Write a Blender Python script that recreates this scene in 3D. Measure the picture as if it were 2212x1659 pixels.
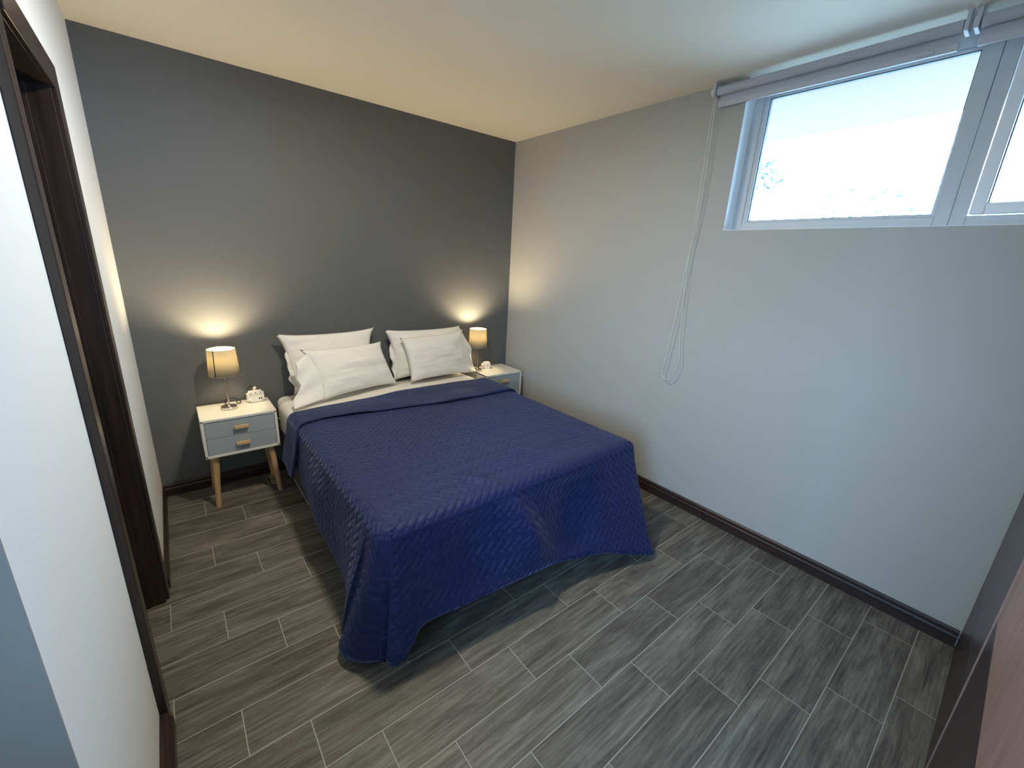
import bpy, bmesh, math, random
from mathutils import Vector, Matrix, noise

for o in list(bpy.data.objects):
    bpy.data.objects.remove(o)
scn = bpy.context.scene
COL = scn.collection
PI = math.pi
random.seed(7)

# ------------------------------------------------------------------ camera
CAM = Vector((-2.780, -3.4978, 1.7115))
R = ((0.77944259, -0.62447949, 0.04994607), (-0.13972327, -0.25100432, -0.95784875), (0.61069358, 0.73960949, -0.28289778))
cd = bpy.data.cameras.new('camera'); cam = bpy.data.objects.new('camera', cd); COL.objects.link(cam)
M3 = Matrix(((R[0][0], -R[1][0], -R[2][0]), (R[0][1], -R[1][1], -R[2][1]), (R[0][2], -R[1][2], -R[2][2])))
cam.matrix_world = Matrix.Translation(CAM) @ M3.to_4x4()
cd.sensor_width = 36; cd.lens = 907.49 / 2212 * 36; cd.clip_start = 0.02
scn.camera = cam

# ------------------------------------------------------------------ light and exposure
W = bpy.data.worlds.new('World'); scn.world = W; W.use_nodes = True
wb = W.node_tree.nodes['Background']
wb.inputs[0].default_value = (0.33, 0.585, 0.97, 1); wb.inputs[1].default_value = 48.0
vs = scn.view_settings
scn.display_settings.display_device = 'sRGB'
vs.view_transform = 'Standard'; vs.look = 'None'; vs.gamma = 1.0; vs.exposure = 0.0; vs.use_curve_mapping = False
scn.cycles.use_denoising = True
scn.cycles.max_bounces = 12; scn.cycles.diffuse_bounces = 8; scn.cycles.transparent_max_bounces = 12
scn.cycles.sample_clamp_indirect = 6.0

def light(name, kind, loc, power, color, **kw):
    d = bpy.data.lights.new(name, kind); d.energy = power; d.color = color
    o = bpy.data.objects.new(name, d); o.location = loc; COL.objects.link(o)
    for k, v in kw.items(): setattr(d, k, v)
    return o
pl = light('sky_portal', 'AREA', (0.19, -2.86, 2.35), 1, (1, 1, 1), shape='RECTANGLE', size=0.80, size_y=1.46)
pl.rotation_euler = (0, PI/2, 0); pl.data.cycles.is_portal = True
pl2 = light('hall_portal', 'AREA', (-3.94, -3.775, 1.675), 1, (1, 1, 1), shape='RECTANGLE', size=1.35, size_y=1.05)
pl2.rotation_euler = (0, -PI/2, 0); pl2.data.cycles.is_portal = True
CEIL_POWER = 36.0
LAMP_POWER = 11.5

# ------------------------------------------------------------------ room numbers
XL, H = -2.991, 2.782
TW, TX0, TY0 = 0.19468, -2.97944, 1.18818
WY0, WY1, WZ0, WZ1 = -2.13, -3.62, 1.955, 2.782      # window opening

# ------------------------------------------------------------------ materials
def mat(name):
    m = bpy.data.materials.new(name); m.use_nodes = True
    return m, m.node_tree.nodes, m.node_tree.links, m.node_tree.nodes['Principled BSDF']
def simple(name, col, rough=0.5, metal=0.0, bump=0.0, bscale=60, var=0.0, spec=0.5):
    m, N, L, B = mat(name)
    B.inputs['Base Color'].default_value = (*col, 1); B.inputs['Roughness'].default_value = rough
    B.inputs['Metallic'].default_value = metal; B.inputs['Specular IOR Level'].default_value = spec
    if bump or var:
        tc = N.new('ShaderNodeTexCoord'); nz = N.new('ShaderNodeTexNoise'); nz.inputs['Scale'].default_value = bscale
        nz.inputs['Detail'].default_value = 4
        L.new(tc.outputs['Object'], nz.inputs['Vector'])
        if bump:
            b = N.new('ShaderNodeBump'); b.inputs['Strength'].default_value = bump; b.inputs['Distance'].default_value = 0.002
            L.new(nz.outputs['Fac'], b.inputs['Height']); L.new(b.outputs['Normal'], B.inputs['Normal'])
        if var:
            r = N.new('ShaderNodeMix'); r.data_type = 'RGBA'
            r.inputs['A'].default_value = (*[c*(1-var) for c in col], 1); r.inputs['B'].default_value = (*[min(1, c*(1+var)) for c in col], 1)
            L.new(nz.outputs['Fac'], r.inputs['Factor']); L.new(r.outputs['Result'], B.inputs['Base Color'])
    return m
def wood(name, c1, c2, rough, axis='Z', scale=1.0, bump=0.15):
    m, N, L, B = mat(name)
    tc = N.new('ShaderNodeTexCoord'); mp = N.new('ShaderNodeMapping')
    s = [38, 38, 38]; s['XYZ'.index(axis)] = 1.6
    mp.inputs['Scale'].default_value = [v*scale for v in s]
    nz = N.new('ShaderNodeTexNoise'); nz.inputs['Scale'].default_value = 1; nz.inputs['Detail'].default_value = 6; nz.inputs['Roughness'].default_value = 0.65
    rp = N.new('ShaderNodeMix'); rp.data_type = 'RGBA'; rp.inputs['A'].default_value = (*c1, 1); rp.inputs['B'].default_value = (*c2, 1)
    mr = N.new('ShaderNodeMapRange'); mr.inputs['From Min'].default_value = 0.3; mr.inputs['From Max'].default_value = 0.7
    L.new(tc.outputs['Object'], mp.inputs['Vector']); L.new(mp.outputs['Vector'], nz.inputs['Vector'])
    L.new(nz.outputs['Fac'], mr.inputs['Value']); L.new(mr.outputs['Result'], rp.inputs['Factor']); L.new(rp.outputs['Result'], B.inputs['Base Color'])
    B.inputs['Roughness'].default_value = rough
    b = N.new('ShaderNodeBump'); b.inputs['Strength'].default_value = bump; b.inputs['Distance'].default_value = 0.001
    L.new(nz.outputs['Fac'], b.inputs['Height']); L.new(b.outputs['Normal'], B.inputs['Normal'])
    return m

M_light = simple('light_grey_wall_paint', (0.445, 0.43, 0.39), 0.75, bump=0.25, bscale=90)
M_hall = simple('dark_grey_hall_paint', (0.058, 0.062, 0.068), 0.6)
M_white = simple('white_wall_paint', (0.80, 0.79, 0.76), 0.75, bump=0.25, bscale=90)
M_grey = simple('grey_wall_paint', (0.125, 0.132, 0.138), 0.6, bump=0.25, bscale=90)
M_ceil = simple('ceiling_paint', (0.80, 0.74, 0.63), 0.8, bump=0.1, bscale=60)
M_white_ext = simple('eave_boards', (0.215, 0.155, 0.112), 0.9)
M_dark_y = wood('dark_wood_along_y', (0.018, 0.010, 0.009), (0.045, 0.026, 0.022), 0.32, 'Y')
M_dark_x = wood('dark_wood_along_x', (0.018, 0.010, 0.009), (0.045, 0.026, 0.022), 0.32, 'X')
M_dark_z = wood('dark_wood_along_z', (0.016, 0.010, 0.009), (0.055, 0.036, 0.029), 0.30, 'Z')
M_ward_dk = wood('wardrobe_dark_wood', (0.020, 0.012, 0.012), (0.045, 0.027, 0.024), 0.35, 'Z')
M_ward_br = wood('wardrobe_brown_wood', (0.26, 0.18, 0.17), (0.42, 0.30, 0.285), 0.45, 'Z')
M_ward_md = wood('wardrobe_mid_wood', (0.040, 0.031, 0.038), (0.065, 0.052, 0.062), 0.35, 'Z')
M_oak = wood('pale_pine_leg', (0.42, 0.25, 0.11), (0.60, 0.40, 0.20), 0.5, 'Z', 0.8)
M_handle = wood('pale_wood_handle', (0.55, 0.36, 0.18), (0.68, 0.48, 0.27), 0.5, 'X', 0.8)
M_pvc = simple('white_pvc', (0.56, 0.58, 0.60), 0.4)
M_sash = simple('lit_white_pvc', (0.86, 0.87, 0.88), 0.35)  # brighter than the frame: stronger light on the sash put into its colour
M_seam = simple('grey_gasket', (0.10, 0.11, 0.12), 0.6)
M_nswhite = simple('white_lacquer', (0.78, 0.76, 0.70), 0.35)
M_nsgrey = simple('grey_drawer_paint', (0.36, 0.40, 0.43), 0.5)
M_nickel = simple('brushed_nickel', (0.62, 0.58, 0.52), 0.28, 1.0)
M_chrome = simple('chrome', (0.8, 0.8, 0.82), 0.12, 1.0)
M_plastic = simple('white_plastic', (0.80, 0.78, 0.74), 0.35)
M_pinkpl = simple('ivory_plug_plastic', (0.78, 0.62, 0.52), 0.4)
M_orange = simple('orange_plug_plastic', (0.65, 0.25, 0.12), 0.4)
M_black = simple('black_rubber', (0.012, 0.012, 0.013), 0.45)
M_slot = simple('socket_hole_dark', (0.02, 0.02, 0.02), 0.7)
M_blind = simple('grey_blind_fabric', (0.52, 0.52, 0.56), 0.8, bump=0.2, bscale=400)
M_blindbar = simple('light_grey_rail', (0.56, 0.56, 0.60), 0.5)
M_cord = simple('white_cord', (0.72, 0.72, 0.70), 0.6)
M_base = simple('taupe_base_fabric', (0.085, 0.078, 0.072), 0.9, bump=0.4, bscale=300)
M_pipe = simple('pale_piping', (0.30, 0.28, 0.25), 0.7)
M_hemn = simple('navy_hem_binding', (0.020, 0.030, 0.095), 0.8)

def cloth_white(name, col, sc):
    m, N, L, B = mat(name)
    B.inputs['Base Color'].default_value = (*col, 1); B.inputs['Roughness'].default_value = 0.9
    B.inputs['Specular IOR Level'].default_value = 0.2; B.inputs['Sheen Weight'].default_value = 0.15
    tc = N.new('ShaderNodeTexCoord'); a = N.new('ShaderNodeTexNoise'); a.inputs['Scale'].default_value = sc
    a.inputs['Detail'].default_value = 4; a.inputs['Distortion'].default_value = 0.8
    L.new(tc.outputs['Object'], a.inputs['Vector'])
    b = N.new('ShaderNodeBump'); b.inputs['Strength'].default_value = 0.35; b.inputs['Distance'].default_value = 0.02
    L.new(a.outputs['Fac'], b.inputs['Height']); L.new(b.outputs['Normal'], B.inputs['Normal'])
    return m
M_sheet = cloth_white('white_sheet_cotton', (0.78, 0.76, 0.71), 7)
M_pillow = cloth_white('white_pillowcase_cotton', (0.86, 0.84, 0.80), 9)

def floor_mat():
    m, N, L, B = mat('grey_wood_look_tiles')
    def mth(op, a, b=None, c=None):
        n = N.new('ShaderNodeMath'); n.operation = op
        for i, v in enumerate((a, b, c)):
            if v is None: continue
            if isinstance(v, (int, float)): n.inputs[i].default_value = v
            else: L.new(v, n.inputs[i])
        return n.outputs[0]
    g = N.new('ShaderNodeNewGeometry'); sp = N.new('ShaderNodeSeparateXYZ'); L.new(g.outputs['Position'], sp.inputs[0])
    x, y = sp.outputs[0], sp.outputs[1]
    ry = mth('DIVIDE', mth('SUBTRACT', mth('MULTIPLY', y, -1.0), TY0), TW)
    row = mth('FLOOR', ry); fy = mth('FRACT', mth('ADD', ry, 50.0))
    tx = mth('DIVIDE', mth('SUBTRACT', mth('SUBTRACT', x, TX0), mth('MULTIPLY', row, 0.2)), 0.6)
    cx = mth('FLOOR', tx); fx = mth('FRACT', mth('ADD', tx, 50.0))
    dx = mth('MULTIPLY', mth('MINIMUM', fx, mth('SUBTRACT', 1.0, fx)), 0.6)
    dy = mth('MULTIPLY', mth('MINIMUM', fy, mth('SUBTRACT', 1.0, fy)), TW)
    d = mth('MINIMUM', dx, dy)
    gr = N.new('ShaderNodeMapRange'); gr.interpolation_type = 'SMOOTHSTEP'; L.new(d, gr.inputs['Value'])
    gr.inputs['From Min'].default_value = 0.0010; gr.inputs['From Max'].default_value = 0.0026
    wn = N.new('ShaderNodeTexWhiteNoise'); wn.noise_dimensions = '2D'
    cv = N.new('ShaderNodeCombineXYZ'); L.new(cx, cv.inputs[0]); L.new(row, cv.inputs[1]); L.new(cv.outputs[0], wn.inputs['Vector'])
    ro = N.new('ShaderNodeSeparateXYZ'); L.new(wn.outputs['Color'], ro.inputs[0])
    gv = N.new('ShaderNodeCombineXYZ')
    L.new(mth('ADD', mth('MULTIPLY', x, 2.6), mth('MULTIPLY', ro.outputs[0], 40)), gv.inputs[0])
    L.new(mth('ADD', mth('MULTIPLY', y, 17), mth('MULTIPLY', ro.outputs[1], 40)), gv.inputs[1])
    n1 = N.new('ShaderNodeTexNoise'); n1.inputs['Scale'].default_value = 1; n1.inputs['Detail'].default_value = 8; n1.inputs['Roughness'].default_value = 0.74; n1.inputs['Distortion'].default_value = 0.7
    L.new(gv.outputs[0], n1.inputs['Vector'])
    gv2 = N.new('ShaderNodeVectorMath'); gv2.operation = 'MULTIPLY'; gv2.inputs[1].default_value = (0.9, 4.2, 1); L.new(gv.outputs[0], gv2.inputs[0])
    n2 = N.new('ShaderNodeTexNoise'); n2.inputs['Scale'].default_value = 1; n2.inputs['Detail'].default_value = 4; L.new(gv2.outputs[0], n2.inputs['Vector'])
    gv3 = N.new('ShaderNodeVectorMath'); gv3.operation = 'MULTIPLY'; gv3.inputs[1].default_value = (1.6, 5.5, 1); L.new(gv.outputs[0], gv3.inputs[0])
    n3 = N.new('ShaderNodeTexNoise'); n3.inputs['Scale'].default_value = 1; n3.inputs['Detail'].default_value = 3; n3.inputs['Distortion'].default_value = 0.5; L.new(gv3.outputs[0], n3.inputs['Vector'])
    f = mth('ADD', mth('MULTIPLY', n1.outputs['Fac'], 0.82), mth('MULTIPLY', n2.outputs['Fac'], 0.18))
    f = mth('ADD', f, mth('MULTIPLY', mth('SUBTRACT', ro.outputs[2], 0.5), 0.07))
    f = mth('ADD', f, mth('MULTIPLY', mth('SUBTRACT', n3.outputs['Fac'], 0.5), 0.42))
    cr = N.new('ShaderNodeValToRGB'); e = cr.color_ramp.elements
    e[0].position = 0.31; e[0].color = (0.050, 0.046, 0.040, 1); e[1].position = 0.68; e[1].color = (0.225, 0.208, 0.176, 1)
    k = e.new(0.45); k.color = (0.100, 0.092, 0.077, 1); k = e.new(0.54); k.color = (0.142, 0.131, 0.110, 1)
    L.new(f, cr.inputs[0])
    mx = N.new('ShaderNodeMix'); mx.data_type = 'RGBA'; mx.inputs['A'].default_value = (0.36, 0.34, 0.285, 1)
    L.new(gr.outputs[0], mx.inputs['Factor']); L.new(cr.outputs[0], mx.inputs['B']); L.new(mx.outputs['Result'], B.inputs['Base Color'])
    B.inputs['Roughness'].default_value = 0.48; B.inputs['Specular IOR Level'].default_value = 0.35
    b = N.new('ShaderNodeBump'); b.inputs['Strength'].default_value = 0.5; b.inputs['Distance'].default_value = 0.0015
    L.new(mth('ADD', gr.outputs[0], mth('MULTIPLY', f, 0.5)), b.inputs['Height']); L.new(b.outputs['Normal'], B.inputs['Normal'])
    return m
M_floor = floor_mat()

def quilt_mat(name, strength):
    m, N, L, B = mat(name)
    def mth(op, a, b=None):
        n = N.new('ShaderNodeMath'); n.operation = op
        for i, v in enumerate((a, b)):
            if v is None: continue
            if isinstance(v, (int, float)): n.inputs[i].default_value = v
            else: L.new(v, n.inputs[i])
        return n.outputs[0]
    uv = N.new('ShaderNodeUVMap'); sp = N.new('ShaderNodeSeparateXYZ'); L.new(uv.outputs[0], sp.inputs[0])
    c = 0.033 * math.sqrt(2)
    a = mth('ADD', mth('DIVIDE', mth('ADD', sp.outputs[0], sp.outputs[1]), c), 400.0)
    b_ = mth('ADD', mth('DIVIDE', mth('SUBTRACT', sp.outputs[0], sp.outputs[1]), c), 400.0)
    i, j = mth('FLOOR', a), mth('FLOOR', b_); fx, fy = mth('FRACT', a), mth('FRACT', b_)
    k = mth('FLOORED_MODULO', mth('SUBTRACT', i, j), 4.0)
    hor = mth('LESS_THAN', k, 1.5)
    al_h = mth('ADD', k, fx); al_v = mth('ADD', mth('SUBTRACT', 3.0, k), fy)
    def lerp(p, q):  # hor ? p : q
        return mth('ADD', mth('MULTIPLY', hor, p), mth('MULTIPLY', mth('SUBTRACT', 1.0, hor), q))
    al = lerp(al_h, al_v); ac = lerp(fy, fx)
    dd = mth('MINIMUM', mth('MINIMUM', al, mth('SUBTRACT', 2.0, al)), mth('MINIMUM', ac, mth('SUBTRACT', 1.0, ac)))
    hgt = mth('POWER', mth('MINIMUM', mth('MULTIPLY', mth('MAXIMUM', dd, 0.0), 2.4), 1.0), 0.55)
    nz = N.new('ShaderNodeTexNoise'); nz.inputs['Scale'].default_value = 11; nz.inputs['Detail'].default_value = 5; nz.inputs['Distortion'].default_value = 1.2
    tc = N.new('ShaderNodeTexCoord'); L.new(tc.outputs['Object'], nz.inputs['Vector'])
    b1 = N.new('ShaderNodeBump'); b1.inputs['Strength'].default_value = strength; b1.inputs['Distance'].default_value = 0.0055; L.new(hgt, b1.inputs['Height'])
    b2 = N.new('ShaderNodeBump'); b2.inputs['Strength'].default_value = 0.5; b2.inputs['Distance'].default_value = 0.012; L.new(nz.outputs['Fac'], b2.inputs['Height'])
    L.new(b1.outputs['Normal'], b2.inputs['Normal']); L.new(b2.outputs['Normal'], B.inputs['Normal'])
    B.inputs['Base Color'].default_value = (0.010, 0.018, 0.083, 1); B.inputs['Roughness'].default_value = 0.62
    B.inputs['Sheen Weight'].default_value = 0.28; B.inputs['Sheen Roughness'].default_value = 0.4
    B.inputs['Sheen Tint'].default_value = (0.55, 0.58, 0.85, 1); B.inputs['Specular IOR Level'].default_value = 0.3
    return m
M_quilt = quilt_mat('navy_quilted_cotton', 0.75)
M_quiltback = quilt_mat('navy_plain_cotton', 0.10)

def shade_mat():
    m, N, L, B = mat('lampshade_fabric')
    out = N['Material Output']
    col = (0.50, 0.45, 0.35, 1)
    d = N.new('ShaderNodeBsdfDiffuse'); d.inputs[0].default_value = col
    t = N.new('ShaderNodeBsdfTranslucent'); t.inputs[0].default_value = (0.72, 0.65, 0.44, 1)
    x = N.new('ShaderNodeMixShader'); x.inputs[0].default_value = 0.24
    L.new(d.outputs[0], x.inputs[1]); L.new(t.outputs[0], x.inputs[2]); L.new(x.outputs[0], out.inputs['Surface'])
    return m
M_shade = shade_mat()
def emit(name, col, s):
    m, N, L, B = mat(name)
    B.inputs['Base Color'].default_value = (*col, 1); B.inputs['Emission Color'].default_value = (*col, 1); B.inputs['Emission Strength'].default_value = s
    return m
def bulb_mat():      # clear glass bulb: glows and lets light through
    m, N, L, B = mat('lit_glass_bulb')
    t = N.new('ShaderNodeBsdfTransparent'); e = N.new('ShaderNodeEmission'); e.inputs[0].default_value = (1.0, 0.80, 0.52, 1); e.inputs[1].default_value = 25
    a = N.new('ShaderNodeAddShader'); L.new(t.outputs[0], a.inputs[0]); L.new(e.outputs[0], a.inputs[1]); L.new(a.outputs[0], N['Material Output'].inputs['Surface'])
    return m
M_bulb = bulb_mat()
M_diff = emit('lit_ceiling_diffuser', (1.0, 0.97, 0.92), 8)
M_led = emit('blue_white_led', (0.45, 0.55, 1.0), 3)
def glass_mat(name='window_glass', tint=(0.95, 0.97, 0.97, 1)):
    m, N, L, B = mat(name)
    out = N['Material Output']
    t = N.new('ShaderNodeBsdfTransparent'); t.inputs[0].default_value = tint
    g = N.new('ShaderNodeBsdfGlossy'); g.inputs['Roughness'].default_value = 0.02
    fr = N.new('ShaderNodeFresnel'); fr.inputs[0].default_value = 1.35
    x = N.new('ShaderNodeMixShader')
    L.new(fr.outputs[0], x.inputs[0]); L.new(t.outputs[0], x.inputs[1]); L.new(g.outputs[0], x.inputs[2]); L.new(x.outputs[0], out.inputs['Surface'])
    return m
M_glass = glass_mat(); M_glass2 = glass_mat('hall_glass', (0.86, 0.87, 0.85, 1))
M_leaf = simple('leaves', (0.060, 0.060, 0.036), 0.7, var=0.4, bscale=3)
M_bark = simple('bark', (0.13, 0.10, 0.08), 0.9)
M_ground = simple('pale_gravel', (0.27, 0.24, 0.19), 0.95, var=0.2, bscale=4)

# ------------------------------------------------------------------ mesh helpers
def box(bm, x0, x1, y0, y1, z0, z1, bev=0.0, seg=2):
    r = bmesh.ops.create_cube(bm, size=1.0)
    cx, cy, cz = (x0+x1)/2, (y0+y1)/2, (z0+z1)/2
    for v in r['verts']:
        v.co = Vector((cx + v.co.x*abs(x1-x0), cy + v.co.y*abs(y1-y0), cz + v.co.z*abs(z1-z0)))
    if bev:
        es = list({e for v in r['verts'] for e in v.link_edges})
        bmesh.ops.bevel(bm, geom=es, offset=bev, segments=seg, affect='EDGES', profile=0.5)
def lathe(bm, prof, c=(0, 0, 0), n=48, cap=True):
    rings = []
    for r, z in prof:
        rings.append([bm.verts.new((c[0]+r*math.cos(2*PI*i/n), c[1]+r*math.sin(2*PI*i/n), c[2]+z)) for i in range(n)])
    for a, b in zip(rings, rings[1:]):
        for i in range(n):
            bm.faces.new((a[i], a[(i+1) % n], b[(i+1) % n], b[i]))
    if cap:
        bm.faces.new(rings[0][::-1]); bm.faces.new(rings[-1])
def tube(bm, pts, r, n=8, r2=None, cap=True):
    pts = [Vector(p) for p in pts]; rings = []; up = Vector((0.13, 0.31, 1)).normalized()
    for k, p in enumerate(pts):
        d = (pts[min(k+1, len(pts)-1)] - pts[max(k-1, 0)]).normalized()
        if abs(d.dot(up)) > 0.98: up = Vector((1, 0.2, 0)).normalized()
        a = d.cross(up).normalized(); b = d.cross(a).normalized(); up = -b if (-b).dot(up) > 0 else b
        rr = r if r2 is None else r + (r2-r)*k/(len(pts)-1)
        rings.append([bm.verts.new(p + a*rr*math.cos(2*PI*i/n) + b*rr*math.sin(2*PI*i/n)) for i in range(n)])
    for q, w in zip(rings, rings[1:]):
        for i in range(n):
            bm.faces.new((q[i], q[(i+1) % n], w[(i+1) % n], w[i]))
    if cap:
        bm.faces.new(rings[0]); bm.faces.new(rings[-1][::-1])
def spline(P, n):
    P = [Vector(p) for p in P]; out = []
    for i in range(len(P)-1):
        p0, p1, p2, p3 = P[max(i-1, 0)], P[i], P[i+1], P[min(i+2, len(P)-1)]
        for k in range(n):
            t = k/n
            out.append(0.5*((2*p1) + (p2-p0)*t + (2*p0-5*p1+4*p2-p3)*t*t + (3*p1-p0-3*p2+p3)*t**3))
    out.append(P[-1]); return out
def prism(bm, poly, axis, a0, a1):
    """poly: 2D points; extruded along axis ('X': points are (y,z); 'Y': points are (x,z); 'Z': (x,y))"""
    def mk(p, a):
        return {'X': (a, p[0], p[1]), 'Y': (p[0], a, p[1]), 'Z': (p[0], p[1], a)}[axis]
    A = [bm.verts.new(mk(p, a0)) for p in poly]; Bv = [bm.verts.new(mk(p, a1)) for p in poly]
    n = len(poly)
    for i in range(n): bm.faces.new((A[i], A[(i+1) % n], Bv[(i+1) % n], Bv[i]))
    bm.faces.new(A[::-1]); bm.faces.new(Bv)
def obj(name, bm, m, parent=None, smooth=None):
    bmesh.ops.recalc_face_normals(bm, faces=bm.faces[:])
    me = bpy.data.meshes.new(name); bm.to_mesh(me); bm.free()
    if m: me.materials.append(m)
    if smooth is not None:
        for p in me.polygons: p.use_smooth = True
        if smooth: me.set_sharp_from_angle(angle=math.radians(smooth))
    o = bpy.data.objects.new(name, me); COL.objects.link(o)
    if parent: o.parent = parent
    return o
def boxes(name, lst, m, parent=None, bev=0.0):
    bm = bmesh.new()
    for b in lst: box(bm, *b, bev=bev)
    return obj(name, bm, m, parent, 20 if bev else None)
def struct(o): o['kind'] = 'structure'; return o
def tag(o, label, cat, group=None):
    o['label'] = label; o['category'] = cat
    if group: o['group'] = group
    return o
def thing(name, label, cat, loc=(0, 0, 0), rz=0.0, group=None):
    o = bpy.data.objects.new(name, None); COL.objects.link(o); o.location = loc; o.rotation_euler = (0, 0, rz)
    o.empty_display_size = 0.1
    return tag(o, label, cat, group)
def sroot(name, loc=(0, 0, 0)):
    o = bpy.data.objects.new(name, None); COL.objects.link(o); o.location = loc; return struct(o)
def solid(o, t, off=0.0):
    md = o.modifiers.new('thick', 'SOLIDIFY'); md.thickness = t; md.offset = off; return o

# ------------------------------------------------------------------ room shell
struct(boxes('floor', [(-4.3, 0.2, -4.7, 0.2, -0.12, 0)], M_floor))
struct(boxes('ceiling', [(-4.3, 0.2, -4.7, 0.2, H, H+0.15)], M_ceil))
struct(boxes('wall_head', [(-4.3, 0.2, 0, 0.2, 0, H)], M_grey))
struct(boxes('wall_right', [(0, 0.2, WY0, 0.0, 0, H), (0, 0.2, WY1, WY0, 0, WZ0), (0, 0.2, -4.5, WY1, 0, H)], M_light))
DY0, DY1, DZ = -1.12, -1.85, 2.27           # rough door opening in the left wall
struct(boxes('wall_left', [(XL-0.14, XL, DY0, 0, 0, H), (XL-0.14, XL, DY1, DY0, DZ, H), (XL-0.14, XL-0.021, -2.66, DY1, 0, H)], M_white))
HY0, HY1, HZ0, HZ1 = -4.30, -3.25, 1.0, 2.35       # daylight opening in the hall behind the camera
struct(boxes('wall_hall', [(-3.95, -3.80, HY1, 0, 0, H), (-3.95, -3.80, -4.5, HY0, 0, H), (-3.95, -3.80, HY0, HY1, 0, HZ0), (-3.95, -3.80, HY0, HY1, HZ1, H)], M_hall))
w2 = sroot('window_2', (-3.90, HY0, HZ0))
boxes('window_frame', [(0, 0.05, 0, 1.05, 0, 0.05), (0, 0.05, 0, 1.05, 1.30, 1.35), (0, 0.05, 0, 0.05, 0.05, 1.30), (0, 0.05, 1.0, 1.05, 0.05, 1.30)], M_pvc, w2)
boxes('pane', [(0.02, 0.024, 0.05, 1.00, 0.05, 1.30)], M_glass2, w2)
M_ret = simple('mid_grey_return', (0.32, 0.29, 0.26), 0.7)  # flat grey, darker than the white left wall it ends
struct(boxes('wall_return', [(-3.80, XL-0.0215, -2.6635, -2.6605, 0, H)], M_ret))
struct(boxes('wall_back', [(-3.95, 0.2, -4.5, -4.35, 0, H)], M_white))

def base_prof(h, t):   # (distance from wall, z)
    return [(0, 0), (t, 0), (t, h*0.62), (t*0.72, h*0.70), (t*0.72, h*0.90), (t*0.35, h), (0, h)]
bm = bmesh.new(); prism(bm, [(-d, z) for d, z in base_prof(0.092, 0.018)], 'X', XL, 0); struct(obj('baseboard_head', bm, M_dark_x))
bm = bmesh.new(); prism(bm, [(-d, z) for d, z in base_prof(0.092, 0.018)], 'Y', -3.65, -0.018); struct(obj('baseboard_right', bm, M_dark_y))
bm = bmesh.new(); prism(bm, [(XL+d, z) for d, z in base_prof(0.085, 0.016)], 'Y', -1.05, -0.018)
prism(bm, [(XL-0.021+d, z) for d, z in base_prof(0.085, 0.036)], 'Y', -2.66, -1.892); struct(obj('baseboard_left', bm, M_dark_y))

# ------------------------------------------------------------------ dark wooden door in the left wall
d1 = sroot('door_1', (XL, -1.5, 0))
def dl(lst): return [(a, b, c+1.5, d+1.5, e, f) for a, b, c, d, e, f in lst]
boxes('casing', dl([(-0.004, 0.010, -1.14, -1.05, 0, 2.30), (-0.021, 0.003, -1.888, -1.82, 0, 2.30), (-0.004, 0.010, -1.82, -1.14, 2.21, 2.30)]), M_dark_z, d1, 0.003)
boxes('jamb', dl([(-0.068, -0.003, -1.16, -1.14, 0, 2.23), (-0.14, -0.076, -1.16, -1.135, 0, 2.23), (-0.078, -0.066, -1.165, -1.150, 0, 2.23),
                  (-0.14, -0.003, -1.84, -1.82, 0, 2.23), (-0.14, -0.003, -1.84, -1.14, 2.21, 2.24)]), M_dark_z, d1, 0.0015)
boxes('door_leaf', dl([(-0.135, -0.098, -1.818, -1.142, 0.006, 2.206)]), M_dark_z, d1, 0.002)
boxes('latch', dl([(-0.098, -0.080, -1.20, -1.16, 0.30, 0.36)]), M_nickel, d1, 0.003)

# ------------------------------------------------------------------ window
w1 = sroot('window_1', (0.11, WY0, WZ0))
M_reveal = simple('white_reveal_plaster', (0.85, 0.86, 0.86), 0.8)
struct(boxes('trim_1', [(0.001, 0.109, WY0-0.003, WY0-0.0002, WZ0, WZ1), (0.001, 0.109, WY1, WY0-0.003, WZ0+0.0002, WZ0+0.003)], M_reveal))
FX0, FX1 = 0.0, 0.055
def wl(y0, y1, z0, z1, x0=FX0, x1=FX1): return (x0, x1, min(y0, y1)-WY0, max(y0, y1)-WY0, z0-WZ0, z1-WZ0)
boxes('window_frame', [wl(-2.13, -2.185, 1.955, 2.782), wl(-2.185, -3.075, 1.955, 2.008), wl(-2.185, -3.075, 2.70, 2.782), wl(-3.075, -3.128, 1.955, 2.782)], M_pvc, w1, 0.003)
boxes('window_frame', [wl(-3.130, -3.183, 1.955, 2.782), wl(-3.183, -3.57, 1.955, 2.008), wl(-3.183, -3.57, 2.70, 2.782), wl(-3.57, -3.62, 1.955, 2.782)], M_pvc, w1, 0.003)
boxes('glazing_bead', [wl(-2.185, -2.212, 2.008, 2.70, 0.006, 0.05), wl(-2.212, -3.062, 2.008, 2.018, 0.006, 0.05), wl(-2.212, -3.062, 2.688, 2.70, 0.006, 0.05), wl(-3.062, -3.075, 2.008, 2.70, 0.006, 0.05)], M_pvc, w1, 0.002)
boxes('gasket', [wl(-2.212, -2.216, 2.018, 2.688, 0.016, 0.04), wl(-2.216, -3.058, 2.018, 2.022, 0.016, 0.04), wl(-2.216, -3.058, 2.684, 2.688, 0.016, 0.04), wl(-3.058, -3.062, 2.018, 2.688, 0.016, 0.04)], M_seam, w1)
boxes('sash', [wl(-3.188, -3.235, 2.012, 2.695, -0.014, 0.045), wl(-3.235, -3.515, 2.012, 2.058, -0.014, 0.045), wl(-3.235, -3.515, 2.65, 2.695, -0.014, 0.045), wl(-3.515, -3.565, 2.012, 2.695, -0.014, 0.045)], M_sash, w1, 0.005)
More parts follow.
